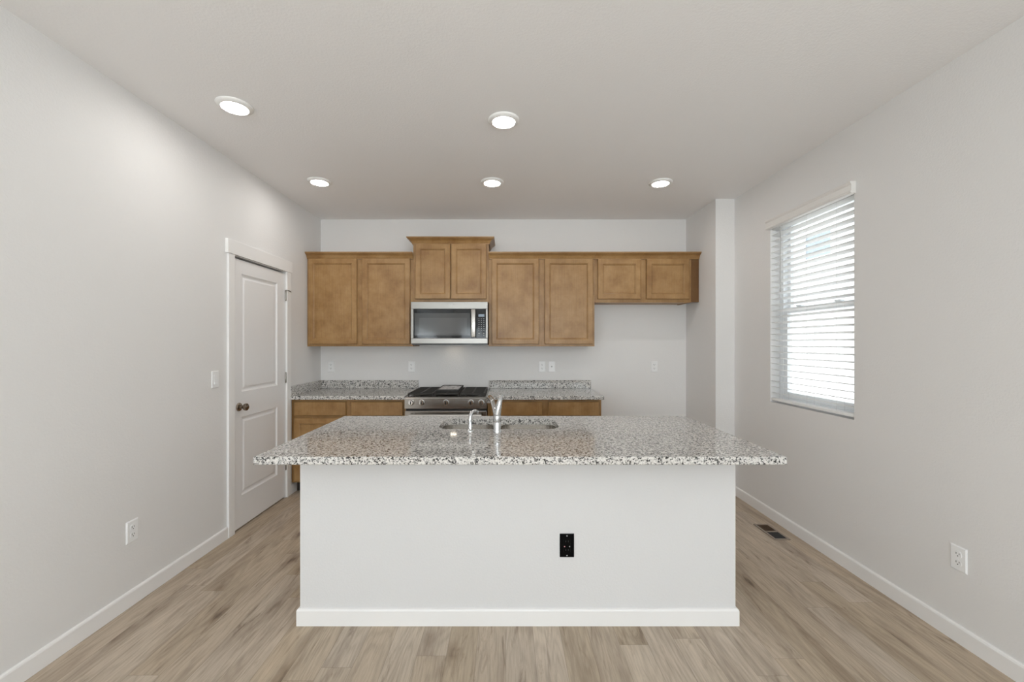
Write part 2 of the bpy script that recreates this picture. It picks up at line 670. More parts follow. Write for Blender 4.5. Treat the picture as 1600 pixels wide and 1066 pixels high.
def dup(root, loc, label, rotz=0.0):
    r = root.copy()
    COL.objects.link(r)
    r.location = loc
    r.rotation_euler = (0, 0, rotz)
    r['label'] = label
    for ch in list(root.children):
        c = ch.copy()
        COL.objects.link(c)
        c.parent = r
        for g in list(ch.children):
            d = g.copy()
            COL.objects.link(d)
            d.parent = c
    return r


# ================================================================== THE SETTING
struct('floor', box(NB(), XL - 0.15, XR + 0.15, YF - 0.15, YB + 0.15, -0.12, 0.0), 'floor', 'light oak plank floor', 'floor')
struct('ceiling', box(NB(), XL - 0.15, XR + 0.15, YF - 0.15, YB + 0.15, ZC, ZC + 0.2), 'ceiling', 'pale grey textured ceiling', 'ceiling')
struct('wall_back', box(NB(), XL - 0.15, XR + 0.15, YB, YB + 0.15, 0, ZC), 'wall', 'white kitchen wall behind the wall cabinets', 'wall')
struct('wall_chase', box(NB(), CH_X, XR, CH_Y, YB, 0, ZC), 'wall', 'white boxed wall return right of the wall cabinets', 'wall')

# left wall with the door recess
RY0, RY1, RZ0, RZ1 = -4.0, -1.2, 0.75, 2.25
DY0, DY1, DZ = 3.078, 3.802, 2.046          # opening
bm = NB()
box(bm, XL - 0.15, XL, YF, RY0, 0, ZC)
box(bm, XL - 0.15, XL, RY0, RY1, 0, RZ0)
box(bm, XL - 0.15, XL, RY0, RY1, RZ1, ZC)
box(bm, XL - 0.15, XL, RY1, DY0, 0, ZC)
box(bm, XL - 0.15, XL, DY1, YB, 0, ZC)
box(bm, XL - 0.15, XL, DY0, DY1, DZ, ZC)
box(bm, XL - 0.15, XL - 0.09, DY0, DY1, 0, DZ)
struct('wall_left', bm, 'wall', 'white wall on the left with the panelled door', 'wall')

# right wall: kitchen window, and a living room window behind the camera
WY0, WY1, WZ0, WZ1 = 2.552, 3.362, 0.932, 2.372
bm = NB()
WT = 0.15
box(bm, XR, XR + WT, YF, RY0, 0, ZC)
box(bm, XR, XR + WT, RY0, RY1, 0, RZ0)
box(bm, XR, XR + WT, RY0, RY1, RZ1, ZC)
box(bm, XR, XR + WT, RY1, WY0, 0, ZC)
box(bm, XR, XR + WT, WY0, WY1, 0, WZ0)
box(bm, XR, XR + WT, WY0, WY1, WZ1, ZC)
box(bm, XR, XR + WT, WY1, YB, 0, ZC)
struct('wall_right', bm, 'wall', 'white wall on the right with the window', 'wall')

# wall behind the camera with a wide patio opening
PX0, PX1, PZ1 = -1.75, 1.85, 2.40
bm = NB()
box(bm, XL - WT, PX0, YF - WT, YF, 0, ZC)
box(bm, PX1, XR + WT, YF - WT, YF, 0, ZC)
box(bm, PX0, PX1, YF - WT, YF, PZ1, ZC)
struct('wall_front', bm, 'wall', 'white wall behind the camera with patio glazing', 'wall')


def sash_frame(bm, axis, plane, a0, a1, z0, z1, w, t):
    """four bars of a frame in a plane; axis 'x' = frame lies in a YZ plane at x=plane"""
    for (p, q, r, s) in ((a0, a0 + w, z0, z1), (a1 - w, a1, z0, z1), (a0 + w, a1 - w, z0, z0 + w), (a0 + w, a1 - w, z1 - w, z1)):
        if axis == 'x':
            box(bm, plane, plane + t, p, q, r, s, 0.003)
        else:
            box(bm, p, q, plane, plane + t, r, s, 0.003)


# kitchen window: single-hung vinyl unit set at the outer side of the reveal
w1 = bpy.data.objects.new('window_1', None)
COL.objects.link(w1)
w1.location = (XR + 0.08, (WY0 + WY1) / 2, WZ0)
tag(w1, 'single-hung white window in the right wall', 'window', kind='structure')
bm = NB()
sash_frame(bm, 'x', XR + 0.075, WY0, WY1, WZ0, WZ1 + 0.025, 0.045, 0.07)
obj('window_frame', bm, 'vinyl', w1)
bm = NB()
ZM = 1.655
sash_frame(bm, 'x', XR + 0.108, WY0 + 0.045, WY1 - 0.045, ZM - 0.02, WZ1 - 0.02, 0.035, 0.028)
up = obj('upper_sash', bm, 'vinyl', w1)
obj('pane', box(NB(), XR + 0.119, XR + 0.123, WY0 + 0.08, WY1 - 0.08, ZM + 0.015, WZ1 - 0.055), 'pane', up)
bm = NB()
sash_frame(bm, 'x', XR + 0.078, WY0 + 0.045, WY1 - 0.045, WZ0 + 0.045, ZM + 0.022, 0.042, 0.028)
lo = obj('lower_sash', bm, 'vinyl', w1)
obj('pane', box(NB(), XR + 0.089, XR + 0.093, WY0 + 0.087, WY1 - 0.087, WZ0 + 0.087, ZM - 0.02), 'pane', lo)
bm = NB()
for yy in (WY0 + 0.22, WY1 - 0.22):
    box(bm, XR + 0.07, XR + 0.1, yy - 0.025, yy + 0.025, ZM + 0.022, ZM + 0.034, 0.003)
obj('sash_lock', bm, 'vinyl', w1)

# living room window (behind the camera, right wall)
w2 = bpy.data.objects.new('window_2', None)
COL.objects.link(w2)
w2.location = (XR + 0.08, (RY0 + RY1) / 2, RZ0)
tag(w2, 'wide white window in the right wall behind the camera', 'window', kind='structure')
bm = NB()
sash_frame(bm, 'x', XR + 0.07, RY0, RY1, RZ0, RZ1, 0.05, 0.06)
box(bm, XR + 0.075, XR + 0.125, (RY0 + RY1) / 2 - 0.025, (RY0 + RY1) / 2 + 0.025, RZ0 + 0.05, RZ1 - 0.05)
obj('window_frame', bm, 'vinyl', w2)
obj('pane', box(NB(), XR + 0.098, XR + 0.102, RY0 + 0.05, RY1 - 0.05, RZ0 + 0.05, RZ1 - 0.05), 'pane', w2)

# unseen window added in the left wall to go with the side fill lamp
w4 = bpy.data.objects.new('fill_window_4', None)
COL.objects.link(w4)
w4.location = (XL - 0.08, (RY0 + RY1) / 2, RZ0)
tag(w4, 'added unseen window in the left wall, made for the side fill lamp', 'window', kind='structure')
bm = NB()
sash_frame(bm, 'x', XL - 0.13, RY0, RY1, RZ0, RZ1, 0.05, 0.06)
box(bm, XL - 0.125, XL - 0.075, (RY0 + RY1) / 2 - 0.025, (RY0 + RY1) / 2 + 0.025, RZ0 + 0.05, RZ1 - 0.05)
obj('window_frame', bm, 'vinyl', w4)
obj('pane', box(NB(), XL - 0.102, XL - 0.098, RY0 + 0.05, RY1 - 0.05, RZ0 + 0.05, RZ1 - 0.05), 'pane', w4)

# patio glazing behind the camera
w3 = bpy.data.objects.new('window_3', None)
COL.objects.link(w3)
w3.location = ((PX0 + PX1) / 2, YF - 0.08, 0)
tag(w3, 'wide patio glazing behind the camera', 'window', kind='structure')
bm = NB()
sash_frame(bm, 'y', YF - 0.12, PX0, PX1, 0, PZ1, 0.06, 0.07)
for k in (1, 2, 3):
    xx = PX0 + (PX1 - PX0) * k / 4
    box(bm, xx - 0.04, xx + 0.04, YF - 0.11, YF - 0.06, 0.06, PZ1 - 0.06)
obj('window_frame', bm, 'vinyl', w3)
obj('pane', box(NB(), PX0 + 0.06, PX1 - 0.06, YF - 0.092, YF - 0.088, 0.06, PZ1 - 0.06), 'pane', w3)


# baseboards
BASE = [(0, 0), (0.013, 0), (0.013, 0.074), (0.010, 0.081), (0.004, 0.084), (0, 0.084)]


def baseboard(name, p0, p1, out, label):
    struct(name, prism(NB(), BASE, p0, p1, out, (0, 0, 1)), 'trim', label, 'baseboard')


baseboard('baseboard_left', (XL, YF, 0), (XL, 3.004, 0), (1, 0, 0), 'white baseboard along the left wall up to the door')
baseboard('baseboard_corner', (XL, 3.877, 0), (XL, 3.99, 0), (1, 0, 0), 'short white baseboard between door and base cabinet')
baseboard('baseboard_right', (XR, YF, 0), (XR, CH_Y, 0), (-1, 0, 0), 'white baseboard along the right wall')
baseboard('baseboard_back', (0.90, YB, 0), (CH_X, YB, 0), (0, -1, 0), 'white baseboard at the back of the refrigerator space')
baseboard('baseboard_chase', (CH_X, CH_Y, 0), (XR - 0.013, CH_Y, 0), (0, -1, 0), 'white baseboard across the boxed wall return')

# ------------------------------------------------------------------ interior door
bm = NB()
XD = XL - 0.001                       # door face
SY0, SY1, SZ0, SZ1 = DY0 + 0.004, DY1 - 0.004, 0.012, 2.030
w, h = SY1 - SY0, SZ1 - SZ0
ub = [0, 0.095, w - 0.125, w]
vb = [0, 0.235, 0.83, 1.02, 1.915, h]
grid = {}
for i, a in enumerate(ub):
    for j, b_ in enumerate(vb):
        grid[i, j] = bm.verts.new((XD, SY0 + a, SZ0 + b_))
for i in range(3):
    for j in range(5):
        if i == 1 and j in (1, 3):
            ring_panel(bm, (XD, SY0 + ub[1], SZ0 + vb[j]), (0, 1, 0), (0, 0, 1), (1, 0, 0), ub[2] - ub[1], vb[j + 1] - vb[j],
                       [(0, 0), (0.006, -0.006), (0.016, -0.010), (0.026, -0.010), (0.04, -0.004)])
        else:
            bm.faces.new((grid[i, j], grid[i + 1, j], grid[i + 1, j + 1], grid[i, j + 1]))
bmesh.ops.remove_doubles(bm, verts=bm.verts[:], dist=1e-5)
edge = [(XD, SY0, SZ0), (XD, SY1, SZ0), (XD, SY1, SZ1), (XD, SY0, SZ1)]
T = 0.035
box(bm, XD - T, XD - T + 0.001, SY0, SY1, SZ0, SZ1)
for a, b_ in zip(edge, edge[1:] + edge[:1]):
    vs = [bm.verts.new(p) for p in (a, b_, (b_[0] - T, b_[1], b_[2]), (a[0] - T, a[1], a[2]))]
    bm.faces.new(vs)
d1 = obj('door_1', bm, 'door')
tag(d1, 'white two-panel interior door with a bronze knob in the left wall', 'door', kind='structure')
kz, ky = 0.922, SY0 + 0.062
bm = NB()
lathe(bm, (XD, ky, kz), (1, 0, 0), [(0.032, 0), (0.032, 0.004), (0.029, 0.009), (0.014, 0.013), (0.012, 0.03), (0.015, 0.036), (0.024, 0.043),
                                  (0.0275, 0.053), (0.026, 0.062), (0.018, 0.068), (0, 0.07)], 28)
k = obj('door_knob', bm, 'bronze', d1)
k['label'] = 'bronze round door knob'
for hz in (0.30, 1.09, 1.835):
    bm = NB()
    lathe(bm, (XD + 0.008, SY1 + 0.002, hz - 0.045), (0, 0, 1), [(0.004, -0.004), (0.0065, 0), (0.0065, 0.03), (0.0055, 0.0305), (0.0065, 0.031), (0.0065, 0.06), (0.0055, 0.0605),
                                                                (0.0065, 0.061), (0.0065, 0.09), (0.004, 0.094)], 12)
    hg = obj('hinge', bm, 'hinge', d1)
    hg['label'] = 'nickel hinge'
    if hz > 1.5:
        bm = NB()
        tube(bm, [(XD + 0.012, SY1 + 0.004, hz + 0.048), (XD + 0.03, SY1 + 0.022, hz + 0.044), (XD + 0.034, SY1 + 0.045, hz + 0.034)], 0.0035, 8)
        obj('door_stop', bm, 'hinge', hg)
# casing (jamb lining + flat casing with a taller head board)
bm = NB()
box(bm, XL, XL + 0.017, DY0 - 0.072, DY0 - 0.004, 0, DZ + 0.004, 0.002)
box(bm, XL, XL + 0.017, DY1 + 0.006, DY1 + 0.074, 0, DZ + 0.004, 0.002)
box(bm, XL, XL + 0.022, DY0 - 0.088, DY1 + 0.088, DZ + 0.004, DZ + 0.106, 0.002)
struct('trim_1', bm, 'trim', 'flat white casing around the interior door', 'door casing')

# ================================================================== WINDOW BLIND
bl = thing('window_blind', 'open white horizontal slat blind hanging in the right wall window', 'blind', (XR + 0.03, (WY0 + WY1) / 2, WZ0))
ZV0, ZV1 = 2.310, 2.383
prof = [(0, ZV0), (0.030, ZV0), (0.034, ZV0 + 0.004), (0.034, ZV0 + 0.012), (0.029, ZV0 + 0.018), (0.028, ZV0 + 0.052), (0.034, ZV0 + 0.060), (0.036, ZV0 + 0.068), (0.034, ZV1), (0, ZV1)]
bm = NB()
prism(bm, [(a, b_) for a, b_ in prof], (XR - 0.001, WY0 - 0.015, 0), (XR - 0.001, WY1 + 0.012, 0), (-1, 0, 0), (0, 0, 1))
v = obj('valance', bm, 'valance', bl)
bm = NB()
box(bm, XR + 0.004, XR + 0.055, WY0 + 0.006, WY1 - 0.006, 2.318, 2.358, 0.002)
obj('headrail', bm, 'slat', bl)
# thin curved slats, nearly level
SP = 0.0464
nsl = 29
bm = NB()
xc = XR + 0.029
for s in range(nsl):
    z = 2.3035 - s * SP
    top, bot = [], []
    for q in range(5):
        a = (q / 4 - 0.5)
        dz = 0.0022 * (1 - 4 * a * a)
        px = xc + a * 0.050
        tz = z + dz - a * 0.010
        top.append((px, tz + 0.0017))
        bot.append((px, tz - 0.0017))
    prism(bm, top + bot[::-1], (0, WY0 + 0.006, 0), (0, WY1 - 0.006, 0), (1, 0, 0), (0, 0, 1))
obj('slats', bm, 'slat_thin', bl)
box_b = NB()
box(box_b, xc - 0.025, xc + 0.025, WY0 + 0.006, WY1 - 0.006, 0.946, 0.966, 0.004)
obj('bottom_rail', box_b, 'slat', bl)
for yy in (WY0 + 0.14, (WY0 + WY1) / 2, WY1 - 0.14):
    bm = NB()
    for xx in (xc - 0.0262, xc + 0.0262):
        tube(bm, [(xx, yy, 0.966), (xx, yy, 2.318)], 0.0007, 5)
    obj('ladder_cord', bm, 'cord', bl)
bm = NB()
yw = 3.225
tube(bm, [(XR - 0.006, yw, 2.30), (XR - 0.008, yw, 2.29)], 0.002, 8)
tube(bm, [(XR - 0.008, yw, 2.292), (XR - 0.008, yw, 1.815)], 0.0036, 6)
lathe(bm, (XR - 0.008, yw, 1.80), (0, 0, 1), [(0.0, -0.002), (0.0055, 0), (0.0055, 0.02), (0.0036, 0.03)], 10)
o = obj('tilt_wand', bm, 'wand', bl)
o['label'] = 'grey tilt wand'

# ================================================================== OUTSIDE THE WINDOW
g = struct('ground', box(NB(), -30, 30, -34, 30, -0.6, -0.35), 'asphalt', 'pale gravel ground outside', 'ground')
nh = thing('neighbor_house', 'pale lap-sided house wall outside the right wall window', 'house', (5.3, 6.0, -0.35))
bm = NB()
HX = 5.2
box(bm, HX + 0.02, HX + 0.25, -1.0, 16.0, -0.35, 6.2)
lap = 0.15
z = -0.30
while z < 6.1:
    prism(bm, [(0.012, z - 0.01), (0.022, z - 0.01), (0.02, z + lap), (0.0, z + lap)], (HX + 0.024, -1.0, 0), (HX + 0.024, 16.0, 0), (-1, 0, 0), (0, 0, 1))
    z += lap
obj('siding', bm, 'siding', nh, smooth=False)
bm = NB()
sash_frame(bm, 'x', HX - 0.03, 6.62, 7.32, 2.78, 3.32, 0.06, 0.035)
hw = obj('window', bm, 'vinyl', nh)
obj('pane', box(NB(), HX - 0.005, HX + 0.002, 6.68, 7.26, 2.84, 3.26), 'house_glass', hw)
bm = NB()
prism(bm, [(0, 0), (0.11, -0.02), (0.11, 0.01), (0.05, 0.12), (0, 0.14)], (HX, 6.95, 1.74), (HX, 7.12, 1.74), (-1, 0, 0), (0, 0, 1))
obj('vent_hood', bm, 'vinyl', nh)

# ================================================================== CABINETS
YU = 4.225           # face-frame plane of the wall cabinets
RINGS = [(0, 0), (0, 0.018), (0.004, 0.022), (0.048, 0.022), (0.050, 0.0185), (0.056, 0.0165), (0.059, 0.0095), (0.0605, 0.0085)]
SLABRINGS = [(0, 0), (0, 0.017), (0.005, 0.022)]


def front(name, parent, x0, x1, z0, z1, yf, rings):
    bm = NB()
    ring_panel(bm, (x0, yf - 0.0015, z0), (1, 0, 0), (0, 0, 1), (0, -1, 0), x1 - x0, z1 - z0, rings, back=True)
    return obj(name, bm, 'wood', parent, angle=20)


CROWN_D = [(0, 0), (0.010, 0), (0.010, 0.010), (0.014, 0.013), (0.018, 0.022), (0.026, 0.034), (0.038, 0.044), (0.050, 0.049), (0.050, 0.053), (0.058, 0.056), (0.058, 0.066), (0, 0.066)]


def crown(parent, z0, path, outs):
    bm = NB()
    sweep(bm, [(d, z0 + z) for d, z in CROWN_D], path, outs)
    return obj('crown_molding', bm, 'wood', parent, angle=25)


def wall_cabinet(name, label, x0, x1, z0, z1, doors, group, fx1=None):
    t = thing(name, label, 'cabinet', ((x0 + x1) / 2, YB, z0), group)
    bm = NB()
    # hollow carcass underside: side panels reach a little below the bottom panel
    box(bm, x0, x0 + 0.016, YU + 0.018, YB - 0.001, z0, z1)
    box(bm, x1 - 0.016, x1, YU + 0.018, YB - 0.001, z0, z1)
    box(bm, x0 + 0.016, x1 - 0.016, YU + 0.018, YB - 0.001, z0 + 0.006, z0 + 0.022)
    box(bm, x0 + 0.016, x1 - 0.016, YU + 0.018, YB - 0.001, z1 - 0.016, z1)
    box(bm, x0 + 0.016, x1 - 0.016, YB - 0.012, YB - 0.001, z0 + 0.022, z1 - 0.016)
    obj('carcass', bm, 'wood', t, smooth=False)
    bm = NB()
    s = 0.036
    box(bm, x0, x0 + s, YU, YU + 0.018, z0, z1)
    box(bm, x1 - s, x1, YU, YU + 0.018, z0, z1)
    box(bm, x0 + s, x1 - s, YU, YU + 0.018, z0, z0 + s)
    box(bm, x0 + s, x1 - s, YU, YU + 0.018, z1 - 0.06, z1)
    xm = (doors[0][1] + doors[1][0]) / 2
    box(bm, xm - 0.028, xm + 0.028, YU, YU + 0.018, z0 + s, z1 - 0.06)
    obj('face_frame', bm, 'wood', t, smooth=False)
    for dx0, dx1, dz0, dz1 in doors:
        front('door', t, dx0, dx1, dz0, dz1, YU, RINGS)
    return t


G = 'brown wall cabinets'
XA0, XA1 = XL + 0.001, -0.938
XB0, XB1 = -0.937, -0.177
XC0, XC1 = -0.176, 0.889
XD0, XD1 = 0.890, 1.862
Z0, Z1 = 1.370, 2.296
ta = wall_cabinet('wall_cabinet', 'tall brown two-door wall cabinet in the left corner beside the white door', XA0, XA1, Z0, Z1,
                  [(-1.985, -1.500, 1.392, 2.252), (-1.447, -0.966, 1.392, 2.252)], G)
crown(ta, 2.246, [(XA0, YU), (XA1, YU)], [(0, -1), (0, -1)])
tb = wall_cabinet('wall_cabinet', 'raised brown two-door wall cabinet above the microwave', XB0, XB1, 1.812, 2.448,
                  [(-0.913, -0.562, 1.846, 2.398), (-0.553, -0.200, 1.846, 2.398)], G)
crown(tb, 2.398, [(XB0, YB - 0.001), (XB0, YU), (XB1, YU), (XB1, YB - 0.001)], [(-1, 0), (-1, -1), (1, -1), (1, 0)])
tcab = wall_cabinet('wall_cabinet', 'tall brown two-door wall cabinet right of the microwave', XC0, XC1, Z0, Z1,
                    [(-0.146, 0.328, 1.392, 2.252), (0.386, 0.870, 1.392, 2.252)], G)
crown(tcab, 2.246, [(XC0, YU), (XC1, YU)], [(0, -1), (0, -1)])
td = wall_cabinet('wall_cabinet', 'short brown two-door wall cabinet over the empty refrigerator space', XD0, XD1, 1.812, Z1,
                  [(0.920, 1.350, 1.845, 2.246), (1.408, 1.838, 1.845, 2.246)], G)
crown(td, 2.246, [(XD0, YU), (CH_X - 0.001, YU)], [(0, -1), (0, -1)])
bm = NB()
box(bm, XD1 + 0.0005, CH_X - 0.001, YU + 0.002, YU + 0.02, 1.815, Z1)
obj('filler_strip', bm, 'wood_dark', td, smooth=False)['label'] = 'darker red-brown filler strip'

# base cabinets
YL = 3.917           # base face-frame plane


def base_cabinet(label, x0, x1, splits):
    t = thing('base_cabinet', label, 'cabinet', ((x0 + x1) / 2, YB, 0), 'brown base cabinets')
    bm = NB()
    ZB, ZT = 0.10, 0.877
    box(bm, x0, x0 + 0.016, YL + 0.018, YB - 0.001, 0.10, ZT)
    box(bm, x1 - 0.016, x1, YL + 0.018, YB - 0.001, 0.10, ZT)
    box(bm, x0 + 0.016, x1 - 0.016, YL + 0.018, YB - 0.001, ZB, ZB + 0.016)
    box(bm, x0 + 0.016, x1 - 0.016, YB - 0.012, YB - 0.001, ZB + 0.016, ZT)
    box(bm, x0, x0 + 0.016, YL + 0.078, YB - 0.001, 0.0, ZB)
    box(bm, x1 - 0.016, x1, YL + 0.078, YB - 0.001, 0.0, ZB)
    obj('carcass', bm, 'wood', t, smooth=False)
    bm = NB()
    s = 0.034
    box(bm, x0, x0 + s, YL, YL + 0.018, ZB, ZT)
    box(bm, x1 - s, x1, YL, YL + 0.018, ZB, ZT)
    xm = (splits[0][1] + splits[1][0]) / 2
    box(bm, xm - 0.03, xm + 0.03, YL, YL + 0.018, ZB, ZT)
    for a, b_ in ((x0 + s, xm - 0.03), (xm + 0.03, x1 - s)):
        box(bm, a, b_, YL, YL + 0.018, ZB, ZB + s)
        box(bm, a, b_, YL, YL + 0.018, 0.697, 0.735)
        box(bm, a, b_, YL, YL + 0.018, ZT - 0.036, ZT)
    obj('face_frame', bm, 'wood', t, smooth=False)
    bm = NB()
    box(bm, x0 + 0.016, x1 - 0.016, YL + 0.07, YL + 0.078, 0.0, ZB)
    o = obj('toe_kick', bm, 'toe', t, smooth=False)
    for a, b_ in splits:
        front('drawer', t, a, b_, 0.727, 0.857, YL, SLABRINGS)
        front('door', t, a, b_, 0.118, 0.704, YL, RINGS)
    return t


base_cabinet('brown base cabinet in the left corner beside the white door', XL + 0.001, -0.9385, [(-1.975, -1.492), (-1.443, -0.962)])
base_cabinet('brown base cabinet right of the range', -0.1745, 0.888, [(-0.148, 0.336), (0.390, 0.864)])

# counters on the base cabinets
CT0, CT1 = 0.879, 0.914


def counter(label, x0, x1, side):
    t = obj('countertop', box(NB(), x0, x1, 3.866, YB - 0.001, CT0, CT1, 0.003), 'granite', loc=((x0 + x1) / 2, YB, CT0))
    tag(t, label, 'countertop', 'granite countertops')
    return t


c1 = counter('speckled grey granite countertop left of the range', XL + 0.001, -0.9375, None)
obj('backsplash', box(NB(), XL + 0.001, -0.9475, YB - 0.021, YB - 0.001, CT1 + 0.0003, 1.004, 0.002), 'granite', c1)
obj('side_splash', box(NB(), XL + 0.001, XL + 0.021, 3.868, YB - 0.0215, CT1 + 0.0003, 1.004, 0.002), 'granite', c1)
c2 = counter('speckled grey granite countertop right of the range', -0.1755, 0.905, None)
obj('backsplash', box(NB(), -0.186, 0.912, YB - 0.021, YB - 0.001, CT1 + 0.0003, 1.004, 0.002), 'granite', c2)

# ================================================================== RANGE
RX0, RX1, RYF = -0.9335, -0.1795, 3.85
RXM = (RX0 + RX1) / 2
rg = thing('gas_range', 'stainless gas range with black grates between the base cabinets', 'range', (RXM, YB, 0))
bm = NB()
box(bm, RX0 + 0.003, RX1 - 0.003, RYF + 0.045, YB - 0.03, 0.06, 0.892)
for xx in (RX0 + 0.05, RX1 - 0.05):
    for yy in (RYF + 0.1, YB - 0.1):
        lathe(bm, (xx, yy, 0), (0, 0, 1), [(0.018, 0), (0.018, 0.01), (0.01, 0.012), (0.01, 0.06)], 12)
obj('body', bm, 'black', rg, smooth=False)
bm = NB()
box(bm, RX0, RX1, RYF + 0.02, YB - 0.025, 0.893, 0.906, 0.004)
obj('cooktop', bm, 'steel', rg)
bm = NB()
prism(bm, [(0, 0.801), (0.004, 0.797), (0.045, 0.797), (0.045, 0.892), (0.02, 0.904), (0.010, 0.904), (0.003, 0.901), (0.0, 0.895)], (RX0, RYF, 0), (RX1, RYF, 0), (0, 1, 0), (0, 0, 1))
cp = obj('control_panel', bm, 'steel', rg)
for px in (-0.872, -0.776, -0.553, -0.324, -0.230):
    bm = NB()
    ax = Vector((0, -1, 0))
    lathe(bm, (px, RYF + 0.0005, 0.856), ax, [(0.0275, 0.0), (0.0275, 0.006), (0.0235, 0.009), (0.0215, 0.028), (0.019, 0.032), (0, 0.0325)], 28)
    kn = obj('knob', bm, 'knob_steel', rg)
    bm = NB()
    box(bm, px - 0.0045, px + 0.0045, RYF - 0.0345, RYF - 0.0310, 0.842, 0.870, 0.001)
    obj('grip', bm, 'black', kn)
bm = NB()
box(bm, RX0 + 0.001, RX1 - 0.001, RYF + 0.003, RYF + 0.044, 0.215, 0.778, 0.004)
od = obj('oven_door', bm, 'steel', rg)
obj('window', box(NB(), RX0 + 0.1, RX1 - 0.1, RYF + 0.0005, RYF + 0.005, 0.33, 0.66, 0.001), 'black_glass', od)
bm = NB()
tube(bm, [(RX0 + 0.045, RYF - 0.045, 0.745), (RX1 - 0.045, RYF - 0.045, 0.745)], 0.012, 14)
for xx in (RX0 + 0.08, RX1 - 0.08):
    tube(bm, [(xx, RYF + 0.006, 0.745), (xx, RYF - 0.04, 0.745)], 0.009, 12)
obj('handle', bm, 'steel', od)
bm = NB()
box(bm, RX0 + 0.001, RX1 - 0.001, RYF + 0.003, RYF + 0.044, 0.065, 0.208, 0.004)
obj('storage_drawer', bm, 'steel', rg)
# burners
GY0, GY1 = RYF + 0.045, YB - 0.075
for bx, by, r in ((-0.79, 4.03, 0.045), (-0.79, 4.31, 0.038), (RXM, 4.17, 0.05), (-0.325, 4.03, 0.05), (-0.325, 4.31, 0.036)):
    bm = NB()
    lathe(bm, (bx, by, 0.9065), (0, 0, 1), [(r + 0.012, 0), (r + 0.010, 0.004), (r, 0.006), (r, 0.012), (r - 0.004, 0.017), (0, 0.018)], 24)
    obj('burner', bm, 'iron', rg)
# three cast iron grates
gw = (RX1 - RX0 - 0.03) / 3
for k in range(3):
    gx0 = RX0 + 0.015 + k * gw + 0.004
    gx1 = gx0 + gw - 0.008
    bm = NB()
    t = 0.013
    zt, zb = 0.937, 0.922
    box(bm, gx0, gx0 + t, GY0, GY1, zb, zt, 0.002, 1)
    box(bm, gx1 - t, gx1, GY0, GY1, zb, zt, 0.002, 1)
    for q in range(9):
        yy = GY0 + (GY1 - GY0 - t) * q / 8
        box(bm, gx0 + t, gx1 - t, yy, yy + t, zb, zt, 0.002, 1)
    xm = (gx0 + gx1) / 2
    box(bm, xm - t / 2, xm + t / 2, GY0 + t, GY1 - t, zb + 0.002, zt - 0.001)
    for xx in (gx0, gx1 - t):
        for yy in (GY0, GY1 - t):
            box(bm, xx, xx + t, yy, yy + t, 0.9065, zb)
    obj('grate', bm, 'iron', rg, smooth=False)
# griddle plate resting on the middle grate
gp = obj('griddle_plate', NB(), 'griddle', loc=(RXM, 4.2, 0.938))
bpy.data.objects.remove(gp)
gp = thing('griddle_plate', 'grey griddle plate with a dark rim lying on the middle grate of the range', 'griddle', (RXM, 4.2, 0.9375))
bm = NB()
gx0, gx1, gy0, gy1 = RXM - 0.108, RXM + 0.108, 3.985, 4.41
sweep_poly = [(0, 0.9375), (0.006, 0.9375), (0.012, 0.963), (0.0, 0.963), (-0.004, 0.950), (-0.01, 0.948)]
bm = NB()
box(bm, gx0 + 0.006, gx1 - 0.006, gy0 + 0.006, gy1 - 0.006, 0.9375, 0.949)
for (a, b_, c, d) in ((gx0, gx0 + 0.009, gy0, gy1), (gx1 - 0.009, gx1, gy0, gy1), (gx0 + 0.009, gx1 - 0.009, gy0, gy0 + 0.009), (gx0 + 0.009, gx1 - 0.009, gy1 - 0.009, gy1)):
    box(bm, a, b_, c, d, 0.9375, 0.962, 0.002, 1)
obj('rim', bm, 'iron', gp, smooth=False)
obj('cooking_surface', box(NB(), gx0 + 0.01, gx1 - 0.01, gy0 + 0.01, gy1 - 0.01, 0.9495, 0.9575, 0.002, 1), 'griddle', gp)

# ================================================================== MICROWAVE
MX0, MX1, MY = -0.933, -0.181, 4.10
MZ0, MZ1 = 1.397, 1.806
mw = thing('microwave_oven', 'stainless over-the-range microwave with black glass door under the raised cabinet', 'microwave', ((MX0 + MX1) / 2, YB, MZ0))
bm = NB()
box(bm, MX0 + 0.004, MX1 - 0.004, MY + 0.03, YB - 0.002, MZ0 - 0.012, MZ1)
box(bm, MX0 + 0.03, MX1 - 0.03, MY + 0.012, MY + 0.03, MZ0 - 0.014, MZ0 + 0.01)
obj('body', bm, 'black', mw, smooth=False)
# stainless front frame around the black glass
bm = NB()
GX0, GX1, GZ0, GZ1 = -0.908, -0.199, 1.450, 1.737
box(bm, MX0, MX1, MY, MY + 0.03, GZ1, MZ1, 0.003)
box(bm, MX0, MX1, MY, MY + 0.03, MZ0, GZ0, 0.003)
box(bm, MX0, GX0, MY, MY + 0.03, GZ0, GZ1, 0.002)
box(bm, GX1, MX1, MY, MY + 0.03, GZ0, GZ1, 0.002)
ff = obj('front_frame', bm, 'steel_oven', mw)
mk = NB()
box(mk, -0.563, -0.525, MY - 0.0006, MY + 0.001, 1.778, 1.785)
obj('badge', mk, 'mark', ff)
bm = NB()
box(bm, GX0, -0.294, MY + 0.004, MY + 0.029, GZ0, GZ1, 0.001)
md = obj('door', bm, 'black_glass', mw)
md['label'] = 'black glass microwave door'
obj('window_border', box(NB(), -0.897, -0.352, MY + 0.0032, MY + 0.005, 1.478, 1.696), 'mid_glass', md)
obj('window', box(NB(), -0.853, -0.384, MY + 0.0025, MY + 0.004, 1.494, 1.650), 'grey_glass', md)
bm = NB()
box(bm, -0.341, -0.299, MY - 0.040, MY - 0.026, 1.459, 1.733, 0.005, 3)
for zz in (1.485, 1.707):
    box(bm, -0.332, -0.308, MY - 0.03, MY + 0.006, zz - 0.012, zz + 0.012, 0.002)
obj('handle', bm, 'steel', md)
bm = NB()
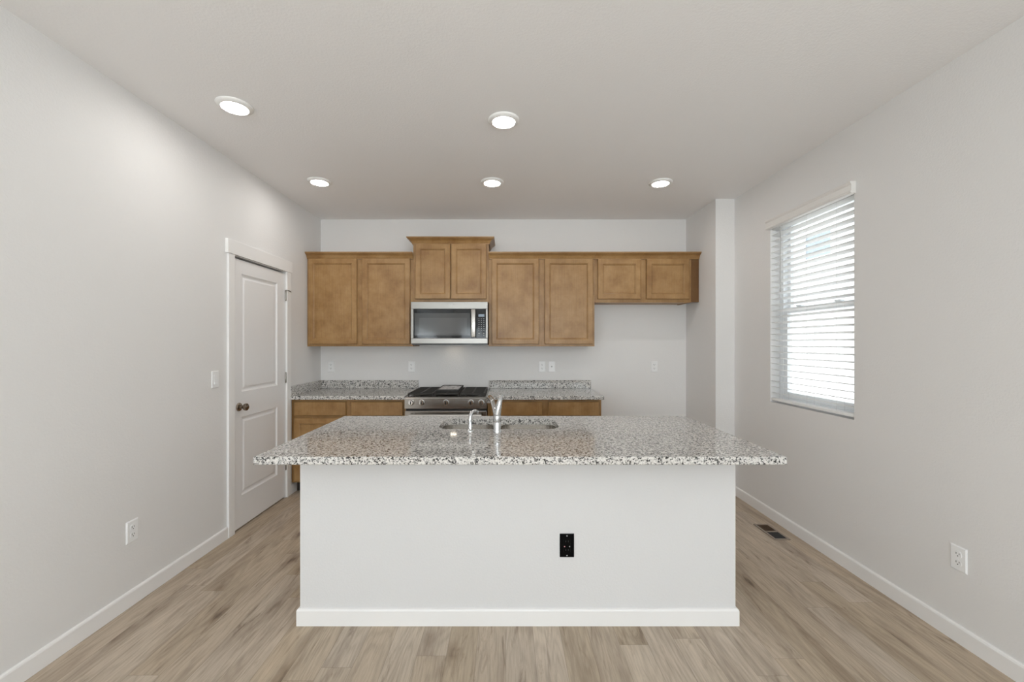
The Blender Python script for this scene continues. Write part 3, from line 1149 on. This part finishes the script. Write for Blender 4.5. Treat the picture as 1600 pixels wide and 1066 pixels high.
box(bm, -0.293, GX1, MY + 0.004, MY + 0.029, GZ0, GZ1, 0.001)
pn = obj('control_panel', bm, 'black_glass', mw)
obj('display', box(NB(), -0.272, -0.215, MY + 0.003, MY + 0.006, 1.660, 1.686), 'display', pn)
for r in range(7):
    for c in range(3):
        cx = -0.267 + c * 0.0235
        cz = 1.640 - r * 0.0185
        obj('button', box(NB(), cx - 0.005, cx + 0.005, MY + 0.0033, MY + 0.0045, cz - 0.0022, cz + 0.0022), 'mark', pn, smooth=False)
for cx in (-0.267, -0.220):
    bm = NB()
    lathe(bm, (cx, MY + 0.0045, 1.497), (0, -1, 0), [(0.007, 0), (0.007, 0.0012), (0, 0.0013)], 14)
    obj('button', bm, 'mark', pn)
    obj('button', box(NB(), cx - 0.005, cx + 0.005, MY + 0.0033, MY + 0.0045, 1.475, 1.479), 'mark', pn, smooth=False)
bm = NB()
box(bm, -0.585, -0.525, YB - 0.14, YB - 0.10, MZ0 - 0.0126, MZ0 - 0.0121)
obj('task_light', bm, 'task', mw, smooth=False)

# ================================================================== ISLAND
IX0, IX1, IY0, IY1 = -1.025, 1.140, 2.085, 2.745
isl = thing('kitchen_island', 'white painted kitchen island under the large speckled granite top', 'island', ((IX0 + IX1) / 2, (IY0 + IY1) / 2, 0))
bm = NB()
box(bm, IX0, IX1, IY0, IY0 + 0.11, 0, 0.8785)
box(bm, IX0, IX0 + 0.02, IY0 + 0.11, IY1 - 0.02, 0, 0.8785)
box(bm, IX1 - 0.02, IX1, IY0 + 0.11, IY1 - 0.02, 0, 0.8785)
obj('body', bm, 'island_paint', isl, smooth=False)
bm = NB()
bp = [(d, z) for d, z in BASE]
sweep(bm, bp, [(IX0, IY1 - 0.02), (IX0, IY0), (IX1, IY0), (IX1, IY1 - 0.02)], [(-1, 0), (-1, -1), (1, -1), (1, 0)])
obj('baseboard', bm, 'trim', isl, smooth=False)
bm = NB()
s = 0.036
box(bm, IX0, IX1, IY1 - 0.018, IY1, 0.10, 0.14)
box(bm, IX0, IX1, IY1 - 0.018, IY1, 0.69, 0.735)
box(bm, IX0, IX1, IY1 - 0.018, IY1, 0.84, 0.8785)
nd = 4
for k in range(nd + 1):
    xx = IX0 + (IX1 - IX0 - s) * k / nd
    box(bm, xx, xx + s, IY1 - 0.018, IY1, 0.14, 0.69)
    box(bm, xx, xx + s, IY1 - 0.018, IY1, 0.735, 0.84)
box(bm, IX0 + 0.02, IX1 - 0.02, IY1 - 0.09, IY1 - 0.08, 0, 0.10)
obj('face_frame', bm, 'wood', isl, smooth=False)
for k in range(nd):
    x0 = IX0 + (IX1 - IX0 - s) * k / nd + 0.02
    x1 = IX0 + (IX1 - IX0 - s) * (k + 1) / nd + s - 0.02
    for nm, z0, z1, rr in (('door', 0.118, 0.704, RINGS), ('drawer', 0.727, 0.857, SLABRINGS)):
        bm = NB()
        ring_panel(bm, (x1, IY1 + 0.0015, z0), (-1, 0, 0), (0, 0, 1), (0, 1, 0), x1 - x0, z1 - z0, rr, back=True)
        obj(nm, bm, 'wood', isl, angle=20)

# island worktop with the sink opening
KX0, KX1, KY0, KY1 = -1.081, 1.199, 1.791, 2.806
SX0, SX1, SY0_, SY1_ = -0.392, 0.306, 2.372, 2.690


def slab_with_hole(x0, x1, y0, y1, z0, z1, hole, e=0.003):
    bm = NB()
    K = len(hole) // 4
    def layer(z, ins, hz_ins):
        cs = [(x1 - ins, y1 - ins), (x0 + ins, y1 - ins), (x0 + ins, y0 + ins), (x1 - ins, y0 + ins)]
        return [bm.verts.new((a, b_, z)) for a, b_ in cs]
    def inner(z):
        return [bm.verts.new((a, b_, z)) for a, b_ in hole]
    def fill(C, H):
        for q in range(4):
            arc = H[q * K:(q + 1) * K]
            for a, b_ in zip(arc, arc[1:]):
                bm.faces.new((C[q], a, b_))
            nxt = H[((q + 1) % 4) * K]
            bm.faces.new((C[q], arc[-1], nxt, C[(q + 1) % 4]))
    Ct, Ht = layer(z1, e, 0), inner(z1)
    Cb, Hb = layer(z0, e, 0), inner(z0)
    fill(Ct, Ht)
    fill(Cb, Hb)
    Ca, Cc = layer(z1 - e, 0, 0), layer(z0 + e, 0, 0)
    for A, B in ((Ct, Ca), (Ca, Cc), (Cc, Cb)):
        for q in range(4):
            bm.faces.new((A[q], A[(q + 1) % 4], B[(q + 1) % 4], B[q]))
    n = len(hole)
    for q in range(n):
        bm.faces.new((Ht[q], Ht[(q + 1) % n], Hb[(q + 1) % n], Hb[q]))
    return bm


hole = rrect(SX0, SX1, SY0_, SY1_, 0.075, 8)
kt = obj('countertop', slab_with_hole(KX0, KX1, KY0, KY1, CT0, CT1, hole), 'granite', loc=((KX0 + KX1) / 2, (KY0 + KY1) / 2, CT0))
tag(kt, 'large overhanging speckled granite top on the white island', 'countertop', 'granite countertops')

# double-bowl sink
sk = thing('kitchen_sink', 'stainless double-bowl undermount sink in the island top', 'sink', ((SX0 + SX1) / 2, (SY0_ + SY1_) / 2, CT0 - 0.21))
ZS = CT0 - 0.0008
mid = -0.052
B1 = (SX0 - 0.006, mid - 0.02, SY0_ - 0.006, SY1_ + 0.006)
B2 = (mid + 0.02, SX1 + 0.006, SY0_ - 0.006, SY1_ + 0.006)
for bb in (B1, B2):
    bm = NB()
    loops = []
    for ins, z, r in ((-0.018, ZS, 0.085), (0.0, ZS, 0.07), (0.0005, ZS - 0.006, 0.0695), (0.001, ZS - 0.15, 0.069), (0.018, ZS - 0.185, 0.056), (0.04, ZS - 0.2, 0.04), (0.10, ZS - 0.204, 0.03)):
        e0 = ins
        lx0 = bb[0] + (ins if not (ins < 0 and bb is B2) else 0.0) + (0 if not (ins < 0 and bb is B2) else -0.0195)
        lx1 = bb[1] - (ins if not (ins < 0 and bb is B1) else 0.0) + (0 if not (ins < 0 and bb is B1) else 0.0195)
        zz = z
        loops.append([bm.verts.new((a, b_, zz)) for a, b_ in rrect(lx0, lx1, bb[2] + ins, bb[3] - ins, min(r, (bb[3] - bb[2]) / 2 - abs(ins) - 0.002), 8)])
    for A, B in zip(loops, loops[1:]):
        n = len(A)
        for q in range(n):
            bm.faces.new((A[q], A[(q + 1) % n], B[(q + 1) % n], B[q]))
    bm.faces.new(loops[-1])
    bo = obj('bowl', bm, 'steel_sink', sk, angle=40)
    bm = NB()
    cx, cy = (bb[0] + bb[1]) / 2, (bb[2] + bb[3]) / 2
    lathe(bm, (cx, cy, ZS - 0.2035), (0, 0, 1), [(0.045, 0), (0.043, 0.003), (0.034, 0.002), (0.03, 0.0005), (0, 0.0005)], 24)
    obj('drain', bm, 'chrome', bo)

# pull-out faucet, seen from behind: lever up to the right, spout reaching over the sink
FX, FY = -0.050, 2.300
fc = thing('kitchen_faucet', 'chrome single-lever faucet standing in front of the island sink', 'faucet', (FX, FY, CT1))
bm = NB()
lathe(bm, (FX, FY, CT1), (0, 0, 1), [(0.0255, 0), (0.0255, 0.006), (0.0225, 0.012), (0.0215, 0.016), (0.0210, 0.052), (0.0204, 0.0535), (0.0210, 0.055), (0.0208, 0.088), (0.0202, 0.0895), (0.0208, 0.091), (0.0205, 0.105), (0.0155, 0.118), (0, 0.122)], 32)
obj('body', bm, 'chrome', fc)
sp = catmull([(FX - 0.004, FY + 0.004, CT1 + 0.075), (FX - 0.014, FY + 0.045, CT1 + 0.115), (FX - 0.028, FY + 0.10, CT1 + 0.150), (FX - 0.042, FY + 0.155, CT1 + 0.166), (FX - 0.052, FY + 0.195, CT1 + 0.160), (FX - 0.057, FY + 0.215, CT1 + 0.138)], 6)
rad = [0.0165 - 0.003 * math.sin(math.pi * min(1, i / (len(sp) * 0.7))) for i in range(len(sp))]
bm = NB()
tube(bm, sp, rad, 18)
obj('spout', bm, 'chrome', fc)
bm = NB()
lv = catmull([(FX + 0.001, FY - 0.002, CT1 + 0.100), (FX + 0.007, FY - 0.004, CT1 + 0.130), (FX + 0.013, FY - 0.003, CT1 + 0.160), (FX + 0.019, FY + 0.004, CT1 + 0.185), (FX + 0.026, FY + 0.012, CT1 + 0.203)], 6)
n = len(lv)
rad = []
for i in range(n):
    t_ = i / (n - 1)
    rad.append(0.0205 * (1 - t_) ** 0.7 * 0.72 + 0.0055)
tube(bm, lv, rad, 16)
obj('lever', bm, 'chrome', fc)

# soap dispenser
DX, DY_ = -0.199, 2.315
sd = thing('soap_dispenser', 'small chrome curved soap dispenser left of the faucet', 'soap dispenser', (DX, DY_, CT1))
bm = NB()
lathe(bm, (DX, DY_, CT1), (0, 0, 1), [(0.0205, 0), (0.0205, 0.004), (0.017, 0.009), (0.0125, 0.012), (0.0125, 0.03), (0.0115, 0.032), (0.0115, 0.045), (0, 0.046)], 24)
obj('base', bm, 'chrome', sd)
bm = NB()
pth = catmull([(DX, DY_, CT1 + 0.040), (DX - 0.001, DY_ + 0.001, CT1 + 0.068), (DX + 0.003, DY_ + 0.008, CT1 + 0.090), (DX + 0.014, DY_ + 0.02, CT1 + 0.104), (DX + 0.028, DY_ + 0.034, CT1 + 0.105), (DX + 0.038, DY_ + 0.046, CT1 + 0.098)], 6)
tube(bm, pth, [0.0118 - 0.003 * i / len(pth) for i in range(len(pth))], 14)
obj('nozzle', bm, 'chrome', sd)

# ================================================================== ELECTRICAL
def outlet_proto(name, label, cat, group, plate='plastic', device='plastic', slot='slot'):
    """built at the origin facing -Y, base at the plate's centre on the wall"""
    t = thing(name, label, cat, (0, 0, 0), group)
    bm = NB()
    ring_panel(bm, (-0.036, 0, -0.058), (1, 0, 0), (0, 0, 1), (0, -1, 0), 0.072, 0.116, [(0, 0), (0, 0.002), (0.005, 0.0055)], back=True)
    obj('wall_plate', bm, plate, t)
    for s in (-1, 1):
        bm = NB()
        c = s * 0.0195
        poly = []
        for q in range(24):
            a = 2 * math.pi * q / 24
            poly.append((0.0172 * math.cos(a), max(-0.0142, min(0.0142, 0.0172 * math.sin(a)))))
        prism(bm, poly, (0, -0.0045, c), (0, -0.0072, c), (1, 0, 0), (0, 0, 1))
        rc = obj('receptacle', bm, device, t)
        bm = NB()
        box(bm, -0.0078, -0.0053, -0.0077, -0.0068, c - 0.001, c + 0.0075)
        box(bm, 0.0053, 0.0078, -0.0077, -0.0068, c - 0.0003, c + 0.0068)
        lathe(bm, (0, -0.0068, c - 0.0075), (0, -1, 0), [(0.0027, 0), (0.0027, 0.0009), (0, 0.0009)], 10)
        obj('slots', bm, slot, rc)
    bm = NB()
    lathe(bm, (0, -0.0052, 0), (0, -1, 0), [(0.003, 0), (0.0028, 0.0012), (0, 0.0014)], 12)
    obj('screw', bm, plate, t)
    return t


OG = 'white wall outlets'
op = outlet_proto('electrical_outlet', 'white outlet on the kitchen wall nearest the left corner', 'outlet', OG)
op.location = (-1.893, YB - 0.0003, 1.149)
dup(op, (-1.023, YB - 0.0003, 1.149), 'white outlet on the kitchen wall left of the range')
dup(op, (0.387, YB - 0.0003, 1.149), 'white outlet above the countertop right of the range, beside the jack plate')
dup(op, (1.598, YB - 0.0003, 1.149), 'white outlet on the kitchen wall in the empty refrigerator space')
dup(op, (XL + 0.0003, 2.245, 0.395), 'white outlet low on the left wall, nearer than the door', math.radians(90))
dup(op, (XR - 0.0003, 1.960, 0.393), 'white outlet low on the right wall below and nearer than the window', math.radians(-90))

# plate with a small centre hole beside the third outlet
jp = thing('jack_plate', 'white wall plate with one dark centre hole above the right countertop', 'wall plate', (0.491, YB - 0.0003, 1.149))
bm = NB()
bx = 0.491
ring_panel(bm, (bx - 0.036, YB - 0.0003, 1.149 - 0.058), (1, 0, 0), (0, 0, 1), (0, -1, 0), 0.072, 0.116, [(0, 0), (0, 0.002), (0.005, 0.0055)], back=True)
obj('wall_plate', bm, 'plastic', jp)
bm = NB()
lathe(bm, (bx, YB - 0.0058, 1.149), (0, -1, 0), [(0.008, 0), (0.008, 0.001), (0.004, 0.0012), (0, 0.0012)], 16)
obj('jack', bm, 'wand', jp)

# rocker switch on the left wall
ls = thing('light_switch', 'white rocker light switch on the left wall beside the door casing', 'light switch', (XL + 0.0003, 2.885, 1.152))
bm = NB()
ring_panel(bm, (XL + 0.0003, 2.885 - 0.036, 1.152 - 0.058), (0, 1, 0), (0, 0, 1), (1, 0, 0), 0.072, 0.116, [(0, 0), (0, 0.002), (0.005, 0.0055)], back=True)
obj('wall_plate', bm, 'plastic', ls)
bm = NB()
prism(bm, [(0.005, -0.034), (0.011, -0.034), (0.0065, 0.0), (0.0085, 0.034), (0.005, 0.034)], (XL, 2.885 - 0.0165, 1.152), (XL, 2.885 + 0.0165, 1.152), (1, 0, 0), (0, 0, 1))
obj('rocker', bm, 'plastic', ls)

# black outlet on the island front
bo = thing('electrical_outlet', 'black outlet on the white front of the island', 'outlet', (0.3015, IY0 - 0.0003, 0.395))
bx, bz, by = 0.3015, 0.395, IY0 - 0.0003
bm = NB()
ring_panel(bm, (bx - 0.0355, by, bz - 0.058), (1, 0, 0), (0, 0, 1), (0, -1, 0), 0.071, 0.116, [(0, 0), (0, 0.003), (0.004, 0.0055)], back=True)
obj('wall_plate', bm, 'black_plastic', bo)
bm = NB()
box(bm, bx - 0.0165, bx + 0.0165, by - 0.0075, by - 0.005, bz - 0.0335, bz + 0.0335, 0.001)
rc = obj('receptacle', bm, 'black_plastic', bo)
for c in (-0.021, 0.021):
    bm = NB()
    box(bm, bx - 0.0078, bx - 0.0053, by - 0.0079, by - 0.007, bz + c - 0.003, bz + c + 0.0055)
    box(bm, bx + 0.0053, bx + 0.0078, by - 0.0079, by - 0.007, bz + c - 0.003, bz + c + 0.0055)
    obj('slots', bm, 'slot', rc)
bm = NB()
lathe(bm, (bx - 0.0125, by - 0.0072, bz - 0.003), (0, -1, 0), [(0.0028, 0), (0.0028, 0.0012), (0, 0.0013)], 12)
obj('button', bm, 'red_mark', rc)
bm = NB()
lathe(bm, (bx + 0.0125, by - 0.0072, bz - 0.003), (0, -1, 0), [(0.0028, 0), (0.0028, 0.0012), (0, 0.0013)], 12)
obj('button', bm, 'mark', rc)
for c in (-0.0485, 0.0485):
    bm = NB()
    lathe(bm, (bx, by - 0.0053, bz + c), (0, -1, 0), [(0.0032, 0), (0.003, 0.0012), (0, 0.0014)], 12)
    obj('screw', bm, 'mark', bo)

# ================================================================== FLOOR REGISTER
VX0, VX1, VY0, VY1 = 1.924, 2.007, 2.995, 3.222
fv = thing('floor_vent', 'brown floor vent in the plank floor along the right wall', 'vent', ((VX0 + VX1) / 2, (VY0 + VY1) / 2, 0))
bm = NB()
fw = 0.016
zt = 0.006
box(bm, VX0 - fw, VX0, VY0 - fw, VY1 + fw, 0.0003, zt, 0.002)
box(bm, VX1, VX1 + fw, VY0 - fw, VY1 + fw, 0.0003, zt, 0.002)
box(bm, VX0, VX1, VY0 - fw, VY0, 0.0003, zt, 0.002)
box(bm, VX0, VX1, VY1, VY1 + fw, 0.0003, zt, 0.002)
ym = (VY0 + VY1) / 2
box(bm, VX0, VX1, ym - 0.006, ym + 0.006, 0.0003, zt, 0.002)
obj('frame', bm, 'vent_frame', fv)
obj('duct_opening', box(NB(), VX0, VX1, VY0, ym - 0.006, 0.0003, 0.0010), 'slot', fv, smooth=False)
bm = NB()
yy = VY0 + 0.008
while yy < ym - 0.012:
    prism(bm, [(-0.0012, 0.0012), (0.0, 0.0012), (0.003, 0.0050), (0.0018, 0.0050)], (VX0, yy, 0), (VX1, yy, 0), (0, 1, 0), (0, 0, 1))
    yy += 0.0125
o = obj('louvers', bm, 'slot', fv, smooth=False)
o['label'] = 'dark open louvers'
bm = NB()
yy = ym + 0.008
while yy < VY1 - 0.003:
    prism(bm, [(0.003, 0.0008), (0.009, 0.0008), (0.001, 0.0052), (-0.002, 0.0052)], (VX0, yy, 0), (VX1, yy, 0), (0, 1, 0), (0, 0, 1))
    yy += 0.0100
o = obj('louvers', bm, 'vent_brown', fv, smooth=False)
o['label'] = 'brown closed louvers'

# ================================================================== RECESSED LIGHTS
def recessed(loc, label):
    t = thing('recessed_light', label, 'ceiling light', loc, 'recessed ceiling lights')
    x, y, z = loc
    bm = NB()
    lathe(bm, (x, y, z - 0.0003), (0, 0, -1), [(0.066, 0), (0.094, 0), (0.094, 0.004), (0.090, 0.009), (0.078, 0.015), (0.069, 0.017), (0.066, 0.014)], 40, cap=False)
    obj('trim_ring', bm, 'lamp_trim', t)
    bm = NB()
    lathe(bm, (x, y, z - 0.011), (0, 0, -1), [(0.0655, 0), (0.0655, 0.003), (0.05, 0.0055), (0, 0.007)], 40)
    obj('lens', bm, 'lamp', t)
    return t


r0 = recessed((-1.530, 2.363, ZC), 'lit round ceiling light over the near left, nearest the left wall')
dup(r0, (-0.015, 2.515, ZC), 'lit round ceiling light above the middle of the island')
dup(r0, (-1.543, 3.465, ZC), 'lit round ceiling light in front of the left corner wall cabinet')
dup(r0, (-0.117, 3.475, ZC), 'lit round ceiling light in front of the raised microwave cabinet')
dup(r0, (1.283, 3.488, ZC), 'lit round ceiling light in front of the short refrigerator cabinet')
